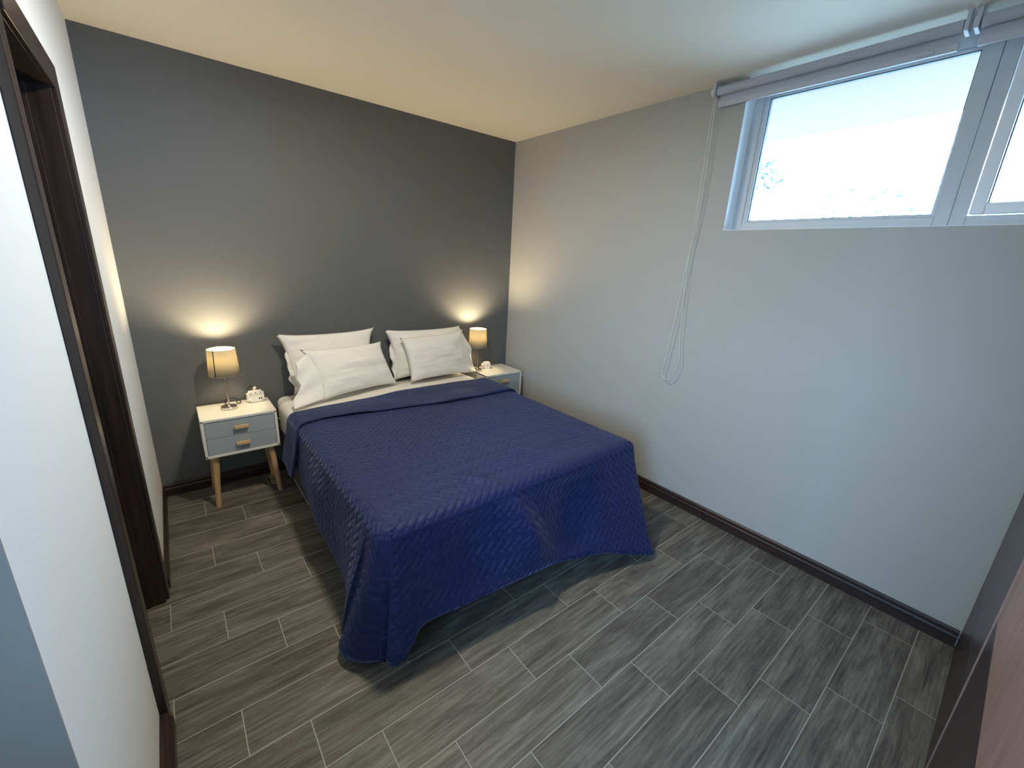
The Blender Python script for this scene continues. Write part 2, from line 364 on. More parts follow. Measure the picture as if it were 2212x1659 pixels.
boxes('sash_gasket', [wl(-3.235, -3.239, 2.058, 2.65, 0.010, 0.036), wl(-3.239, -3.511, 2.058, 2.062, 0.010, 0.036), wl(-3.511, -3.515, 2.058, 2.65, 0.010, 0.036)], M_seam, w1)
boxes('pane', [wl(-2.214, -3.060, 2.018, 2.688, 0.024, 0.028)], M_glass, w1)
boxes('pane', [wl(-3.237, -3.513, 2.058, 2.65, 0.024, 0.028)], M_glass, w1)

# ------------------------------------------------------------------ roller blinds
def blind(label, y0, y1, cord, handle_y):
    t = thing('roller_blind', label, 'blind', (-0.045, y0, 2.735), group='grey roller blinds above the window')
    Ly = y1 - y0
    bm = bmesh.new()
    n = 28; A = []; Bq = []
    for i in range(n):
        a = 2*PI*i/n; r = 0.023
        A.append(bm.verts.new((r*math.cos(a), -0.012, r*math.sin(a)))); Bq.append(bm.verts.new((r*math.cos(a), Ly+0.012, r*math.sin(a))))
    for i in range(n): bm.faces.new((A[i], A[(i+1) % n], Bq[(i+1) % n], Bq[i]))
    bm.faces.new(A[::-1]); bm.faces.new(Bq)
    obj('rolled_fabric', bm, M_blind, t, 40)
    boxes('hanging_fabric', [(0.0215, 0.0235, Ly+0.016, -0.016, -0.055, 0.0)], M_blind, t)
    boxes('bottom_rail', [(0.012, 0.030, Ly+0.014, -0.014, -0.082, -0.050)], M_blindbar, t, 0.004)
    for yy in (0.0, Ly):
        b = boxes('bracket', [(-0.030, 0.0445, yy-0.007, yy+0.007, -0.028, 0.044), (-0.030, 0.0445, yy-0.010, yy+0.010, 0.042, 0.0465)], M_blindbar, t, 0.0015)
    if handle_y is not None:
        boxes('pull_tab', [(0.006, 0.013, handle_y-y0-0.03, handle_y-y0+0.03, -0.074, -0.060)], M_blindbar, t, 0.003)
    if cord:
        P = [(-0.05, -1.975, 2.717), (-0.05, -1.977, 2.483), (-0.05, -1.981, 2.222), (-0.05, -1.980, 1.891), (-0.05, -1.969, 1.686), (-0.05, -1.951, 1.342),
             (-0.05, -1.918, 1.002), (-0.05, -1.930, 0.955), (-0.05, -1.965, 0.945), (-0.05, -2.005, 0.99), (-0.05, -2.030, 1.095), (-0.05, -2.011, 1.223), (-0.05, -1.988, 1.535),
             (-0.05, -1.978, 1.80), (-0.05, -1.992, 1.947), (-0.05, -2.0, 2.221), (-0.05, -1.995, 2.48), (-0.05, -1.988, 2.702)]
        bm = bmesh.new(); tube(bm, [Vector(p)-Vector(t.location) + Vector((0.0, 0.018, 0)) for p in spline(P, 6)], 0.0021, 6)
        obj('cord', bm, M_cord, t, 60)
        bm = bmesh.new(); lathe(bm, [(0.012, -0.009), (0.026, -0.007), (0.026, 0.007), (0.012, 0.009)], n=28)
        bmesh.ops.rotate(bm, verts=bm.verts, cent=(0, 0, 0), matrix=Matrix.Rotation(PI/2, 3, 'X')); bmesh.ops.translate(bm, verts=bm.verts, vec=(0, 0.014, 0))
        obj('cord_wheel', bm, M_cord, t, 40)
    return t
blind('grey rolled-up roller blind over the left window pane, with a long white looped cord', -1.965, -3.02, True, -2.90)
blind('grey rolled-up roller blind cut off by the right edge of the photo', -3.05, -3.60, False, None)

# ------------------------------------------------------------------ outside the window
struct(boxes('ground', [(0.2, 40, -30, 30, -0.4, -0.3), (-40, -3.95, -30, 30, -0.4, -0.3)], M_ground))
tag(boxes('roof_eave', [(0.2, 1.38, -9, 6, 2.78, 2.95)], M_white_ext), 'pale roof eave seen through the upper part of the window', 'roof eave')
def tree(loc, h, rad, n, label, seed):
    rnd = random.Random(seed)
    t = thing('tree', label, 'tree', loc, group=None)
    bm = bmesh.new(); tube(bm, [(0, 0, 0), (0.05, 0.03, h*0.4), (0.0, 0.1, h*0.75), (0.1, 0.0, h*0.95)], 0.09, 8, 0.02); obj('trunk', bm, M_bark, t, 60)
    bm = bmesh.new()
    for i in range(n):
        a, b, r = rnd.uniform(0, 2*PI), rnd.uniform(-0.9, 1), rad*rnd.random()**0.4
        c = Vector((r*math.cos(a)*math.sqrt(1-b*b*0.9), r*math.sin(a)*math.sqrt(1-b*b*0.9), h*0.8 + r*b*0.8))
        s = rnd.uniform(0.05, 0.11); q = Matrix.Rotation(rnd.uniform(0, 6.3), 3, Vector((rnd.random()-0.5, rnd.random()-0.5, rnd.random()-0.5)).normalized())
        vs_ = [bm.verts.new(c + q @ Vector(p)*s) for p in ((-1, 0, 0), (-0.2, 0.42, 0.1), (1, 0, 0), (-0.2, -0.42, 0.1))]
        bm.faces.new(vs_)
    f = obj('foliage', bm, M_leaf, t); f['kind'] = 'stuff'
    return t
tree((9.0, 1.62, -0.3), 5.3, 0.55, 170, 'sunlit tree outside, behind the left edge of the window pane', 3)
tree((10.0, -0.50, -0.3), 4.1, 1.15, 130, 'sunlit bush-like tree outside, low behind the middle of the window pane', 5)

# ------------------------------------------------------------------ wardrobe at the right edge
wd = thing('wardrobe', 'dark wooden wardrobe with lighter brown doors at the bottom right edge', 'wardrobe', (0, -3.655, 0))
boxes('carcass', [(-2.1, -0.001, -0.69, -0.018, 0.0, 2.3)], M_ward_dk, wd, 0.002)
boxes('drawer_front', [(-0.925, -0.004, -0.018, 0.0, 0.0, 0.395)], M_ward_dk, wd, 0.002)
boxes('door_panel', [(-0.925, -0.004, -0.018, 0.0, 0.40, 2.3)], M_ward_md, wd, 0.002)
boxes('drawer_front', [(-2.1, -0.945, -0.018, 0.0, 0.0, 0.730)], M_ward_dk, wd, 0.002)
boxes('door_panel', [(-2.1, -0.945, -0.018, 0.0, 0.735, 2.3)], M_ward_br, wd, 0.002)
boxes('stile', [(-0.943, -0.927, -0.016, 0.003, 0.0, 2.3)], M_ward_br, wd, 0.003)

# ------------------------------------------------------------------ bed
BX0, BX1, BY0, BY1 = -2.245, -0.625, -2.085, -0.03
bed = thing('bed', 'double bed with white sheet and mattress, mostly covered by the navy bedspread', 'bed', ((BX0+BX1)/2, (BY0+BY1)/2, 0))
bc = bed.location
def bl(x0, x1, y0, y1, z0, z1): return (x0-bc.x, x1-bc.x, y0-bc.y, y1-bc.y, z0, z1)
def rbox(name, x0, x1, y0, y1, z0, z1, r, m, parent, e=0.02):
    """rounded-corner slab with soft top and bottom edges"""
    bm = bmesh.new(); box(bm, x0, x1, y0, y1, z0, z1)
    ve = [ed for ed in bm.edges if abs(ed.verts[0].co.z - ed.verts[1].co.z) > 1e-5]
    bmesh.ops.bevel(bm, geom=ve, offset=r, segments=6, affect='EDGES', profile=0.5)
    he = [ed for ed in bm.edges if abs(ed.verts[0].co.z - ed.verts[1].co.z) < 1e-5 and len(ed.link_faces) == 2 and abs(ed.link_faces[0].normal.z - ed.link_faces[1].normal.z) > 0.5]
    bmesh.ops.bevel(bm, geom=he, offset=e, segments=4, affect='EDGES', profile=0.5)
    return obj(name, bm, m, parent, 60)
rbox('bed_base', *bl(BX0+0.005, BX1-0.005, BY0+0.01, BY1, 0.10, 0.415), 0.05, M_base, bed, 0.012)
rbox('mattress', *bl(BX0, BX1, BY0, BY1, 0.425, 0.625), 0.07, M_sheet, bed, 0.035)
for zz in (0.418, 0.405, 0.105):
    bm = bmesh.new(); x0, x1, y0, y1, _, _ = bl(BX0, BX1, BY0+0.006, BY1, 0, 0); r = 0.05; P = []
    for cx, cy, a0 in ((x1-r, y1-r, 0), (x0+r, y1-r, 90), (x0+r, y0+r, 180), (x1-r, y0+r, 270)):
        for k in range(7): a = math.radians(a0+15*k); P.append((cx+r*math.cos(a), cy+r*math.sin(a), zz))
    P.append(P[0]); tube(bm, P, 0.0055 if zz > 0.2 else 0.004, 8); obj('piping', bm, M_pipe, bed, 60)
for lx, ly in ((-2.235, -1.06), (-2.235, -0.12), (-2.272, -2.085), (-0.68, -2.045), (-0.68, -0.12), (-0.68, -1.06), (-1.43, -2.0)):
    bm = bmesh.new(); lathe(bm, [(0.026, 0.0), (0.028, 0.004), (0.026, 0.012), (0.017, 0.018), (0.015, 0.10)], (lx-bc.x+(0.02 if lx < -2.2 else 0), ly-bc.y, 0), 24)
    obj('leg', bm, M_chrome, bed, 40)
# top sheet visible between the pillows and the quilt, draped over the left side
def drape(name, m, parent, y0f, y1f, zt, left, right, xl, xr, r, ns=120, nt=10, thick=0.006, wr=0.003, seed=1.0, flare=0.035):
    """strip across the bed: runs from the left hem, over the top, to the right hem; y between y0f(s) and y1f(s)"""
    bm = bmesh.new(); uvl = bm.loops.layers.uv.new('UVMap')
    arc = r*PI/2; Ltop = (xr-r)-(xl+r); tot = left + arc + Ltop + arc + right
    G = []; UV = []
    for i in range(ns+1):
        s = tot*i/ns; row = []; uvr = []
        if s < left: x = xl - flare*(1-s/left)**1.3; z = zt - r - (left-s)
        elif s < left+arc: a = (s-left)/r; x = xl + r - r*math.cos(a); z = zt - r + r*math.sin(a)
        elif s < left+arc+Ltop: x = xl + r + (s-left-arc); z = zt
        elif s < left+2*arc+Ltop: a = (s-left-arc-Ltop)/r; x = xr - r + r*math.sin(a); z = zt - r + r*math.cos(a)
        else: x = xr + flare*0.85*((s-left-2*arc-Ltop)/right); z = zt - r - (s-left-2*arc-Ltop)
        ya, yb = y0f(s/tot), y1f(s/tot)
        for j in range(nt+1):
            t = j/nt; y = ya + (yb-ya)*t
            d = noise.noise(Vector((x*4+seed, y*5, z*4)))*wr
            row.append(bm.verts.new((x + (d if z < zt-r else 0), y, z + (d if z >= zt-r else 0)))); uvr.append((s, y))
        G.append(row); UV.append(uvr)
    for i in range(ns):
        for j in range(nt):
            f = bm.faces.new((G[i][j], G[i+1][j], G[i+1][j+1], G[i][j+1]))
            for lp, (a, b) in zip(f.loops, ((i, j), (i+1, j), (i+1, j+1), (i, j+1))): lp[uvl].uv = UV[a][b]
    o = obj(name, bm, m, parent, 60)
    solid(o, thick, 0.0); return o
sh = drape('top_sheet', M_sheet, bed, lambda s: -0.17, lambda s: -0.68, 0.6320, 0.18, 0.14, BX0-0.005, BX1+0.005, 0.045, wr=0.003, thick=0.003, flare=0.0)
sh.location = (-bc.x, -bc.y, 0)

# ------------------------------------------------------------------ navy quilt
QX0, QX1, QYF, QYH, QZ, QR = -2.265, -0.598, -2.115, -0.56, 0.656, 0.045
def build_quilt():
    # (top-edge point x, y), (hem point)
    K = [((QX0, -0.56), (-2.272, -0.58, 0.33)), ((QX0, -0.78), (-2.268, -0.78, 0.29)), ((QX0, -1.05), (-2.287, -1.06, 0.25)), ((QX0, -1.30), (-2.306, -1.30, 0.235)),
         ((QX0, -1.50), (-2.300, -1.49, 0.225)), ((QX0, -1.70), (-2.305, -1.70, 0.20)), ((QX0, -1.85), (-2.325, -1.84, 0.14)), ((QX0, -1.95), (-2.375, -1.91, 0.085)), ((QX0, -2.02), (-2.408, -1.965, 0.055)),
         ((QX0+0.004, -2.07), (-2.392, -2.035, 0.047)), ((QX0+0.012, -2.088), (-2.335, -2.09, 0.042)), ((QX0+0.02, -2.098), (-2.265, -2.118, 0.038)), ((QX0+0.03, -2.105), (-2.205, -2.135, 0.032)),
         ((QX0+0.036, -2.108), (-2.180, -2.165, 0.036)), ((QX0+0.043, QYF), (-2.235, -2.172, 0.050)), ((QX0+0.05, QYF), (-2.276, -2.165, 0.072)), ((QX0+0.07, QYF), (-2.245, -2.205, 0.080)), ((QX0+0.12, QYF), (-2.180, -2.205, 0.145)),
         ((-2.09, QYF), (-2.115, -2.19, 0.20)), ((-1.92, QYF), (-1.93, -2.205, 0.205)), ((-1.68, QYF), (-1.68, -2.225, 0.205)), ((-1.50, QYF), (-1.52, -2.235, 0.20)), ((-1.33, QYF), (-1.365, -2.225, 0.175)), ((-1.18, QYF), (-1.215, -2.24, 0.145)),
         ((-1.02, QYF), (-1.045, -2.28, 0.125)), ((-0.85, QYF), (-0.89, -2.33, 0.085)), ((-0.72, QYF), (-0.77, -2.375, 0.055)), ((QX1-0.025, QYF+0.003), (-0.690, -2.398, 0.035)), ((QX1-0.006, QYF+0.015), (-0.655, -2.36, 0.05)),
         ((QX1, -2.06), (-0.590, -2.22, 0.09)), ((QX1, -1.95), (-0.570, -1.95, 0.16)), ((QX1, -1.6), (-0.565, -1.6, 0.24)), ((QX1, -1.25), (-0.568, -1.25, 0.25)), ((QX1, -1.0), (-0.572, -1.0, 0.25)), ((QX1, -0.78), (-0.575, -0.78, 0.27)), ((QX1, -0.56), (-0.578, -0.56, 0.30))]
    T = spline([(a[0][0], a[0][1], 0) for a in K], 16); Hm = spline([a[1] for a in K], 16)
    nv, nt = 28, 64
    bm = bmesh.new(); uvl = bm.loops.layers.uv.new('UVMap'); G = []; UV = []
    xc = (QX0+QX1)/2
    for k, (t, h) in enumerate(zip(T, Hm)):
        row = []; uvr = []
        sp = Vector((xc, round(max(min(t.y, QYH), -1.45)/0.045)*0.045, 0))
        # inward-pointing inset direction so the rolled edge stays inside
        inn = Vector((sp.x-t.x, (sp.y-t.y), 0)); 
        if inn.length > 1e-6: inn.normalize()
        nx = 1.0 if t.x <= QX0+0.03 else (-1.0 if t.x >= QX1-0.03 else 0.0); ny = 1.0 if t.y <= -2.095 else 0.0
        ofs = Vector((nx*QR, ny*QR, 0)); e0 = Vector((t.x, t.y, 0)) + ofs
        for j in range(nt):
            f = j/nt; f2 = f**0.8
            p = sp.lerp(e0, f2)
            z = QZ - 0.004*f2
            w = noise.noise(Vector((p.x*3, p.y*3, 3.1)))*0.006 + noise.noise(Vector((p.x*9, p.y*9, 1.1)))*0.002
            # shallow crease running from the middle of the top towards the foot edge
            cx_, cy_ = p.x+1.69, p.y+1.99
            ln = (cx_*0.62 - cy_*0.78); wd_ = (cx_*0.78 + cy_*0.62) + 0.9*ln*ln
            w += 0.026*math.exp(-(wd_/0.013)**2)*math.exp(-(ln/0.13)**4) - 0.005*math.exp(-((wd_-0.035)/0.03)**2)*math.exp(-(ln/0.15)**2)
            row.append(bm.verts.new((p.x, p.y, z+w*(1-f**8*0.8)))); uvr.append((p.x, p.y))
        out = Vector((t.x, t.y, 0)) - e0
        for j in range(nv+1):
            if j <= 5:
                a = PI/2*j/5; p = e0 + out*math.sin(a); z = QZ-0.004 - QR*(1-math.cos(a)); v = 0
                dist = QR*a
            else:
                v = (j-5)/(nv-5)
                q0 = Vector((t.x, t.y, QZ-0.004-QR)); q = q0.lerp(h, v)
                # cloth falls steeply first, then flares
                hv = v**1.25
                p = Vector((q0.x + (h.x-q0.x)*hv, q0.y + (h.y-q0.y)*hv, 0)); z = q.z
                if ny and t.x > QX0+0.1:
                    x_ = q0.x + (h.x-q0.x)*v
                    rg = 0.050*math.exp(-((x_+1.62-0.20*v)/0.085)**2)*math.sin(PI*min(1, v*0.95+0.05)) - 0.045*math.exp(-((x_+1.87-0.05*v)/0.14)**2)*math.sin(PI*v) - 0.058*math.exp(-((x_+1.20)/0.17)**2)*math.sin(PI*v)
                    p.y -= rg
                elif nx > 0 and t.y > -1.98:
                    p.x -= 0.012*math.sin(PI*v)*(1+math.sin(t.y*9)) 
                w = noise.noise(Vector((p.x*5, p.y*5, z*5)))*0.005
                p.x += w*nx; p.y += w*ny
                dist = QR*PI/2 + (q-q0).length
            row.append(bm.verts.new((p.x, p.y, z)))
            dirv = out.normalized() if out.length > 1e-6 else Vector((0, -1, 0))
            uvr.append((t.x + dirv.x*dist, t.y + dirv.y*dist))
        G.append(row); UV.append(uvr)
    for i in range(len(G)-1):
        for j in range(len(G[0])-1):
            vs4 = (G[i][j], G[i][j+1], G[i+1][j+1], G[i+1][j])
            try: f = bm.faces.new(vs4)
            except ValueError: continue
            for lp, (a, b) in zip(f.loops, ((i, j), (i, j+1), (i+1, j+1), (i+1, j))): lp[uvl].uv = UV[a][b]
    bmesh.ops.remove_doubles(bm, verts=bm.verts, dist=0.0004)
    bmesh.ops.dissolve_degenerate(bm, edges=bm.edges, dist=0.0002)
    o = obj('quilt', bm, M_quilt, None, 75)
    solid(o, 0.007, 0.0)
    return o, [v for v in Hm]
quilt, hem = build_quilt()
tag(quilt, 'navy blue quilted bedspread with woven stitch pattern draped over the double bed', 'bedspread')
bm = bmesh.new(); tube(bm, hem[::3], 0.0045, 6); obj('hem_binding', bm, M_hemn, quilt, 60)
def yh(s):
    return -0.45 - 0.14*min(1, s/0.13) if s < 0.13 else (-0.59 + 0.10*min(1, (s-0.13)/0.45) if s < 0.58 else -0.49 + 0.01*(s-0.58))
def yc(s):
    if s < 0.13: return -0.77 - 0.09*min(1, s/0.13)
    if s < 0.24: return -0.86 + 0.09*math.sin((s-0.13)/0.11*PI/2)
    return -0.77 - 0.13*min(1, (s-0.24)/0.35)
fo = drape('folded_back_edge', M_quiltback, quilt, yh, yc, QZ+0.014, 0.33, 0.25, QX0-0.012, QX1+0.012, 0.05, ns=140, nt=14, thick=0.011, wr=0.010, seed=4.0)

# ------------------------------------------------------------------ pillows
def pillow(label, BL, BR, TR, TL, th, seed, flap=None, ear=0.10):
    BL, BR, TR, TL = map(Vector, (BL, BR, TR, TL)); c = (BL+BR+TR+TL)/4
    nrm = (BR-BL).cross(TL-BL).normalized()
    t = thing('pillow', label, 'pillow', c, group='white pillows at the head of the bed')
    n = 36; bm = bmesh.new(); sides = []
    for sgn in (1, -1):
        g = []
        for i in range(n+1):
            row = []
            for j in range(n+1):
                u, v = 2*i/n-1, 2*j/n-1
                # keep straight middle edges pulled in, corners pointed
                pin = 0.055
                uu = u*(1 - pin*(1-v*v)*(abs(u)**3) + ear*0.25*(abs(u*v)**6)); vv = v*(1 - pin*(1-u*u)*(abs(v)**3) + ear*0.25*(abs(u*v)**6))
                a, b = (uu+1)/2, (vv+1)/2
                p = BL*(1-a)*(1-b) + BR*a*(1-b) + TR*a*b + TL*(1-a)*b
                hgt = th/2*((1-u*u)**0.42)*((1-v*v)**0.42)
                hgt *= 1 + 0.15*(-v)        # filling settles to the bottom
                e = 1-max(abs(u), abs(v))
                w = noise.noise(Vector((u*2.2+seed, v*2.2, seed*3)))*0.012*min(1, e*4) + noise.noise(Vector((u*1.6+seed, v*8, seed)))*0.005*min(1, e*6)
                row.append((p-c, sgn*hgt + w*(1 if sgn > 0 else -1), i, j))
            g.append(row)
        sides.append(g)
    V = [[[None]*(n+1) for _ in range(n+1)] for _ in range(2)]
    for s in (0, 1):
        for i in range(n+1):
            for j in range(n+1):
                edge = i in (0, n) or j in (0, n)
                if s == 1 and edge: V[1][i][j] = V[0][i][j]; continue
                p, h, _, _ = sides[s][i][j]
                if s == 1: h *= 0.45
                V[s][i][j] = bm.verts.new(p + nrm*h)
    for s in (0, 1):
        for i in range(n):
            for j in range(n):
                bm.faces.new((V[s][i][j], V[s][i+1][j], V[s][i+1][j+1], V[s][i][j+1]))
    obj('pillowcase', bm, M_pillow, t, 180)
    if flap:
        # open end of the pillowcase hanging past the filling
        # near edge a0 (bottom) - a1 (top), free edge b0 - b1
        a0, a1, b0, b1 = map(Vector, flap)
        bm = bmesh.new(); m_, k_ = 40, 14
        for sgn in (1, -1):
            g = []
            for i in range(m_+1):
                f = i/m_; A_ = a0.lerp(a1, f); B_ = b0.lerp(b1, f); A_ = A_ + (A_-B_)*0.45
                row = []
                for j in range(k_+1):
                    q = j/k_
                    p = A_.lerp(B_, q)
                    p += (B_-A_)*q*0.16*(-math.sin(PI*f)**2 + 0.35*math.sin(f*13+seed)*math.sin(PI*f))
                    opn = 0.020*math.sin(PI*f)**0.6*(1-0.75*q) + 0.0015
                    wav = 0.010*math.sin(f*15+q*2.5+seed)*q + 0.012*math.sin(f*6.5-q*3+seed*2)*q
                    p = p + nrm*(sgn*opn + wav)
                    row.append(bm.verts.new(p-c))
                g.append(row)
            for i in range(m_):
                for j in range(k_):
                    bm.faces.new((g[i][j], g[i+1][j], g[i+1][j+1], g[i][j+1]))
        fo_ = obj('open_end', bm, M_pillow, t, 180); solid(fo_, 0.002)
    return t
pillow('white pillow at the back left, propped against the grey wall beside the left lamp',
       (-2.12, -0.135, 0.665), (-1.53, -0.13, 0.665), (-1.50, -0.085, 1.105), (-2.19, -0.095, 1.10), 0.13, 1.3,
       ((-2.10, -0.13, 0.68), (-2.15, -0.10, 0.98), (-2.165, -0.18, 0.78), (-2.165, -0.12, 0.97)), ear=0.25)
pillow('white pillow leaning in front of the back left pillow, its open end at the left',
       (-1.99, -0.40, 0.668), (-1.37, -0.24, 0.668), (-1.47, -0.17, 1.005), (-2.07, -0.245, 1.005), 0.15, 5.7,
       ((-2.00, -0.40, 0.668), (-2.06, -0.26, 0.98), (-2.215, -0.475, 0.652), (-2.135, -0.27, 0.93)), ear=0.22)
pillow('white pillow at the back right, propped against the grey wall beside the right lamp',
       (-1.31, -0.135, 0.665), (-0.66, -0.13, 0.665), (-0.66, -0.09, 1.08), (-1.38, -0.095, 1.085), 0.13, 9.1,
       ((-1.29, -0.135, 0.668), (-1.35, -0.10, 0.95), (-1.345, -0.16, 0.660), (-1.365, -0.11, 0.90)), ear=0.16)
pillow('white pillow leaning in front of the back right pillow, near the right nightstand',
       (-1.245, -0.285, 0.668), (-0.655, -0.25, 0.668), (-0.675, -0.165, 1.055), (-1.285, -0.185, 1.025), 0.14, 12.4,
       ((-0.655, -0.25, 0.668), (-0.672, -0.17, 1.04), (-0.545, -0.235, 0.655), (-0.585, -0.16, 0.93)), ear=0.16)

# ------------------------------------------------------------------ nightstands
def nightstand(label, x0, x1, y0, y1, zt=0.632, zb=0.366):
    cx, cy = (x0+x1)/2, (y0+y1)/2
    t = thing('nightstand', label, 'nightstand', (cx, cy, 0), group='white nightstands with grey drawers')
    hx, hy = (x1-x0)/2, (y1-y0)/2; wt = 0.016
    bm = bmesh.new()
    box(bm, -hx, hx, -hy, hy, zt-wt, zt, bev=0.002); box(bm, -hx, hx, -hy, hy, zb, zb+wt, bev=0.002)
    box(bm, -hx, -hx+wt, -hy, hy, zb+0.004, zt-0.004, bev=0.002); box(bm, hx-wt, hx, -hy, hy, zb+0.004, zt-0.004, bev=0.002)
    box(bm, -hx+wt, hx-wt, hy-0.012, hy-0.004, zb+wt, zt-wt)
    obj('cabinet_body', bm, M_nswhite, t, 20)
    z0, z1 = zb+wt+0.002, zt-wt-0.002; zm = (z0+z1)/2
    for a, b in ((zm+0.001, z1), (z0, zm-0.001)):
        d = boxes('drawer', [(-hx+wt+0.002, hx-wt-0.002, -hy+0.006, -hy+0.022, a, b), (-hx+wt+0.012, hx-wt-0.012, -hy+0.022, hy-0.03, a+0.01, b-0.02)], M_nsgrey, t, 0.001)
        zc = (a+b)/2
        h = boxes('drawer_handle', [(-0.040, 0.040, -hy-0.020, -hy-0.004, zc-0.010, zc+0.012), (-0.034, 0.034, -hy-0.006, -hy+0.007, zc-0.004, zc+0.006)], M_handle, d, 0.002)
    for sx in (-1, 1):
        for sy in (-1, 1):
            bm = bmesh.new(); xt, yt = sx*(hx-0.055), sy*(hy-0.05)
            tube(bm, [(xt, yt, zb), (xt+sx*0.014, yt+sy*0.012, zb*0.5), (xt+sx*0.028, yt+sy*0.024, 0.0)], 0.0215, 20, 0.0145)
            obj('leg', bm, M_oak, t, 50)
    return t
nsl = nightstand('white nightstand with two grey drawers and pine legs left of the bed', -2.731, -2.298, -0.362, -0.030)
nsr = nightstand('white nightstand with grey drawers in the corner right of the bed, half hidden', -0.512, -0.082, -0.375, -0.030, 0.640, 0.372)

# ------------------------------------------------------------------ table lamps
def lamp(label, x, y, z, seam):
    t = thing('table_lamp', label, 'lamp', (x, y, z), group='lit bedside lamps')
    bm = bmesh.new(); lathe(bm, [(0.0, 0.0), (0.046, 0.0), (0.048, 0.003), (0.048, 0.017), (0.0465, 0.019), (0.014, 0.021), (0.008, 0.026), (0.0065, 0.034), (0.0, 0.035)], cap=False, n=56); obj('base', bm, M_nickel, t, 35)
    bm = bmesh.new(); lathe(bm, [(0.0062, 0.03), (0.0042, 0.12), (0.0042, 0.265)], n=16); obj('pole', bm, M_nickel, t, 40)
    bm = bmesh.new(); lathe(bm, [(0.012, 0.262), (0.013, 0.264), (0.013, 0.325), (0.010, 0.330)], n=20); obj('bulb_socket', bm, M_plastic, t, 40)
    bm = bmesh.new(); lathe(bm, [(0.0895, 0.243), (0.0805, 0.418)], n=72, cap=False); s = obj('lamp_shade', bm, M_shade, t, 80); solid(s, 0.001)
    for zz, rr in ((0.243, 0.0895), (0.418, 0.0805)):
        bm = bmesh.new(); tube(bm, [(rr*math.cos(a*PI/24), rr*math.sin(a*PI/24), zz) for a in range(49)], 0.0016, 6); obj('shade_ring', bm, M_nickel, s, 60)
    bm = bmesh.new()
    for k in range(3):
        a = 2*PI*k/3+0.4; tube(bm, [(0.012*math.cos(a), 0.012*math.sin(a), 0.285), (0.087*math.cos(a), 0.087*math.sin(a), 0.262)], 0.0012, 5)
    obj('shade_spider', bm, M_nickel, s)
    bm = bmesh.new(); lathe(bm, [(0.0, 0.398), (0.012, 0.394), (0.0235, 0.378), (0.0265, 0.364), (0.022, 0.348), (0.013, 0.334), (0.011, 0.328)], n=24, cap=False); obj('bulb', bm, M_bulb, t, 80)
    if seam:
        bm = bmesh.new(); a0 = math.radians(-128)
        pts = []
        for (r, zz) in ((0.0895, 0.243), (0.0805, 0.418)):
            for a in (a0-0.035, a0+0.035): pts.append(bm.verts.new(((r+0.0012)*math.cos(a), (r+0.0012)*math.sin(a), zz)))
        bm.faces.new((pts[0], pts[1], pts[3], pts[2])); q = obj('shade_seam', bm, M_black, s); solid(q, 0.0008); q['label'] = 'dark vertical seam on the shade'
    light('lamp_light', 'POINT', (x, y, z+0.366), LAMP_POWER*0.42, (1.0, 0.78, 0.42), shadow_soft_size=0.0275)
    q = light('lamp_light', 'SPOT', (x, y, z+0.368), LAMP_POWER*2.5, (1.0, 0.78, 0.47), shadow_soft_size=0.0275, spot_size=math.radians(168), spot_blend=1.0); q.rotation_euler = (PI, 0, 0)
    return t
lamp('lit table lamp with beige drum shade and dark seam on the left nightstand', -2.552, -0.175, 0.632, True)
lamp('lit table lamp with beige drum shade on the right nightstand in the corner', -0.482, -0.160, 0.640, False)

# ------------------------------------------------------------------ power outlet blocks, plugs and cables
def outlet_block(label, loc, rz, tilt, cube=False):
    t = thing('outlet_block', label, 'power outlet block', loc, rz, group=None)
    t.rotation_euler = (tilt, 0, rz)
    w, h, d = (0.106, 0.084, 0.034) if not cube else (0.066, 0.068, 0.048)
    bm = bmesh.new(); box(bm, -w/2, w/2, -d/2, d/2, 0, h)
    ye = [e for e in bm.edges if abs(e.verts[0].co.y-e.verts[1].co.y) > 1e-4]; bmesh.ops.bevel(bm, geom=ye, offset=0.013 if not cube else 0.008, segments=5, affect='EDGES')
    fe = [e for e in bm.edges if abs(e.verts[0].co.y-e.verts[1].co.y) < 1e-5 and e.verts[0].co.y < -d/2+1e-4 and len(e.link_faces) == 2 and abs(e.link_faces[0].normal.y-e.link_faces[1].normal.y) > 0.5]
    bmesh.ops.bevel(bm, geom=fe, offset=0.004, segments=3, affect='EDGES')
    obj('housing', bm, M_plastic, t, 40)
    if not cube:
        for cx in (-0.032, 0.0, 0.032):
            bm = bmesh.new()
            box(bm, cx-0.0085, cx-0.0055, -d/2-0.0006, -d/2+0.001, h*0.60, h*0.60+0.009); box(bm, cx+0.0055, cx+0.0085, -d/2-0.0006, -d/2+0.001, h*0.60, h*0.60+0.009)
            lathe_c = bmesh.ops.create_circle(bm, cap_ends=True, segments=12, radius=0.0036, matrix=Matrix.Translation((cx, -d/2-0.0006, h*0.80)) @ Matrix.Rotation(PI/2, 4, 'X'))
            obj('socket', bm, M_slot, t)
        for cx in (0.020, 0.034):
            boxes('usb_port', [(cx-0.0038, cx+0.0038, -d/2-0.0006, -d/2+0.001, 0.018, 0.031)], M_slot, t)
        bm = bmesh.new(); bmesh.ops.create_circle(bm, cap_ends=True, segments=16, radius=0.0032, matrix=Matrix.Translation((-0.038, -d/2-0.0008, 0.024)) @ Matrix.Rotation(PI/2, 4, 'X')); obj('indicator_light', bm, M_led, t)
    else:
        bm = bmesh.new(); tube(bm, [(0.008*math.cos(a*PI/12)-0.006, -d/2-0.0004, 0.040+0.008*math.sin(a*PI/12)) for a in range(25)], 0.0009, 5); obj('round_mark', bm, M_seam, t)
    return t
outlet_block('white outlet block with three sockets and two USB ports on the left nightstand', (-2.382, -0.115, 0.633), math.radians(6), math.radians(-7))
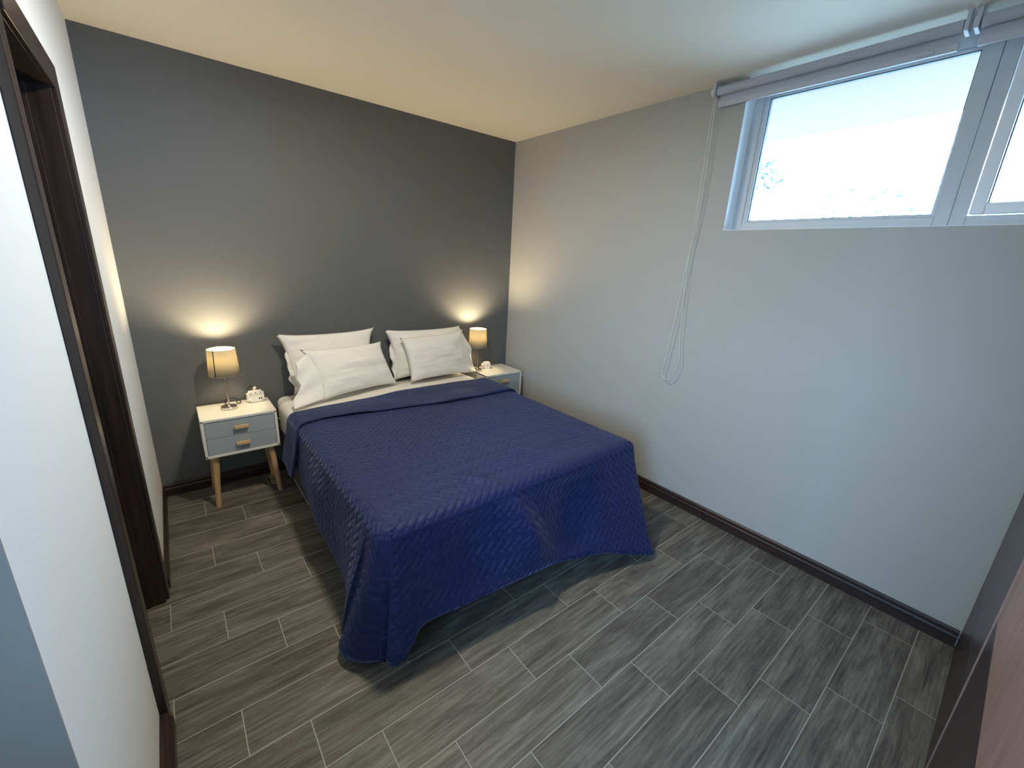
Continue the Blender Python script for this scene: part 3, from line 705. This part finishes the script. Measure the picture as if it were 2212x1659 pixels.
outlet_block('small white outlet cube beside the lamp on the right nightstand', (-0.345, -0.130, 0.641), math.radians(-12), 0, True)
def plug(name, label, loc, r, ln, m, rz, ty, band=None):
    t = thing(name, label, 'plug', loc, rz); t.rotation_euler = (0, ty, rz)
    bm = bmesh.new(); lathe(bm, [(r*0.7, 0), (r, r*0.25), (r, ln*0.75), (r*0.55, ln)], n=20); obj('plug_body', bm, m, t, 50)
    if band:
        bm = bmesh.new(); lathe(bm, [(r*1.03, ln*0.35), (r*1.03, ln*0.5)], n=20); obj('coloured_band', bm, band, t, 50)
    return t
plug('power_plug', 'pale plug on top behind the left outlet block', (-2.383, -0.080, 0.705), 0.011, 0.034, M_pinkpl, 0, 0.25, M_orange)
plug('power_plug', 'pale plug lying left of the left outlet block, joined to black cable', (-2.430, -0.083, 0.672), 0.009, 0.040, M_pinkpl, 0, 0.55, M_orange)
plug('power_plug', 'white round plug against the side of the right outlet cube', (-0.392, -0.118, 0.645), 0.013, 0.055, M_plastic, 0, 0.08, M_orange)
plug('power_plug', 'black plug standing between the right lamp pole and the outlet cube', (-0.432, -0.100, 0.642), 0.014, 0.058, M_black, 0, -0.1)
def cable(name, label, pts, r, m):
    bm = bmesh.new(); tube(bm, spline(pts, 8), r, 8); return tag(obj(name, bm, m, None, 60), label, 'cable')
cable('power_cable', 'black cable coiled behind the left lamp base',
      [(-2.552, -0.122, 0.6365), (-2.568, -0.085, 0.650), (-2.552, -0.050, 0.662), (-2.515, -0.045, 0.664), (-2.486, -0.075, 0.656), (-2.474, -0.100, 0.643), (-2.490, -0.118, 0.640), (-2.500, -0.105, 0.650), (-2.476, -0.088, 0.664), (-2.450, -0.088, 0.674), (-2.430, -0.086, 0.680)], 0.0032, M_black)
cable('power_cable', 'black cable running from the left outlet block up to the pale top plug', [(-2.434, -0.080, 0.690), (-2.425, -0.072, 0.712), (-2.408, -0.070, 0.736), (-2.396, -0.078, 0.744)], 0.003, M_black)
cable('power_cable', 'thin white cable hanging between left nightstand and mattress', [(-2.292, -0.155, 0.575), (-2.286, -0.155, 0.545), (-2.279, -0.155, 0.517), (-2.268, -0.157, 0.500), (-2.254, -0.160, 0.493)], 0.0028, M_plastic)
cable('power_cable', 'white cable end lying left of the right lamp base', [(-0.535, -0.150, 0.6435), (-0.55, -0.13, 0.6435), (-0.548, -0.09, 0.6435), (-0.52, -0.06, 0.6435)], 0.003, M_plastic)

# ------------------------------------------------------------------ ceiling lamp (just above the frame)
cl = thing('ceiling_lamp', 'round flush ceiling lamp above the left edge of the bed', 'lamp', (-1.95, -1.68, H))
bm = bmesh.new(); lathe(bm, [(0.11, 0.0), (0.115, -0.01), (0.11, -0.022)], n=40); obj('rim', bm, M_nswhite, cl, 40)
bm = bmesh.new(); lathe(bm, [(0.102, -0.0225), (0.095, -0.030), (0.06, -0.036), (0.0, -0.038)], n=40, cap=False); obj('diffuser', bm, M_diff, cl, 60)
light('ceiling_lamp_light', 'AREA', (-1.95, -1.68, H-0.045), CEIL_POWER, (1.0, 0.91, 0.72), shape='DISK', size=0.18)
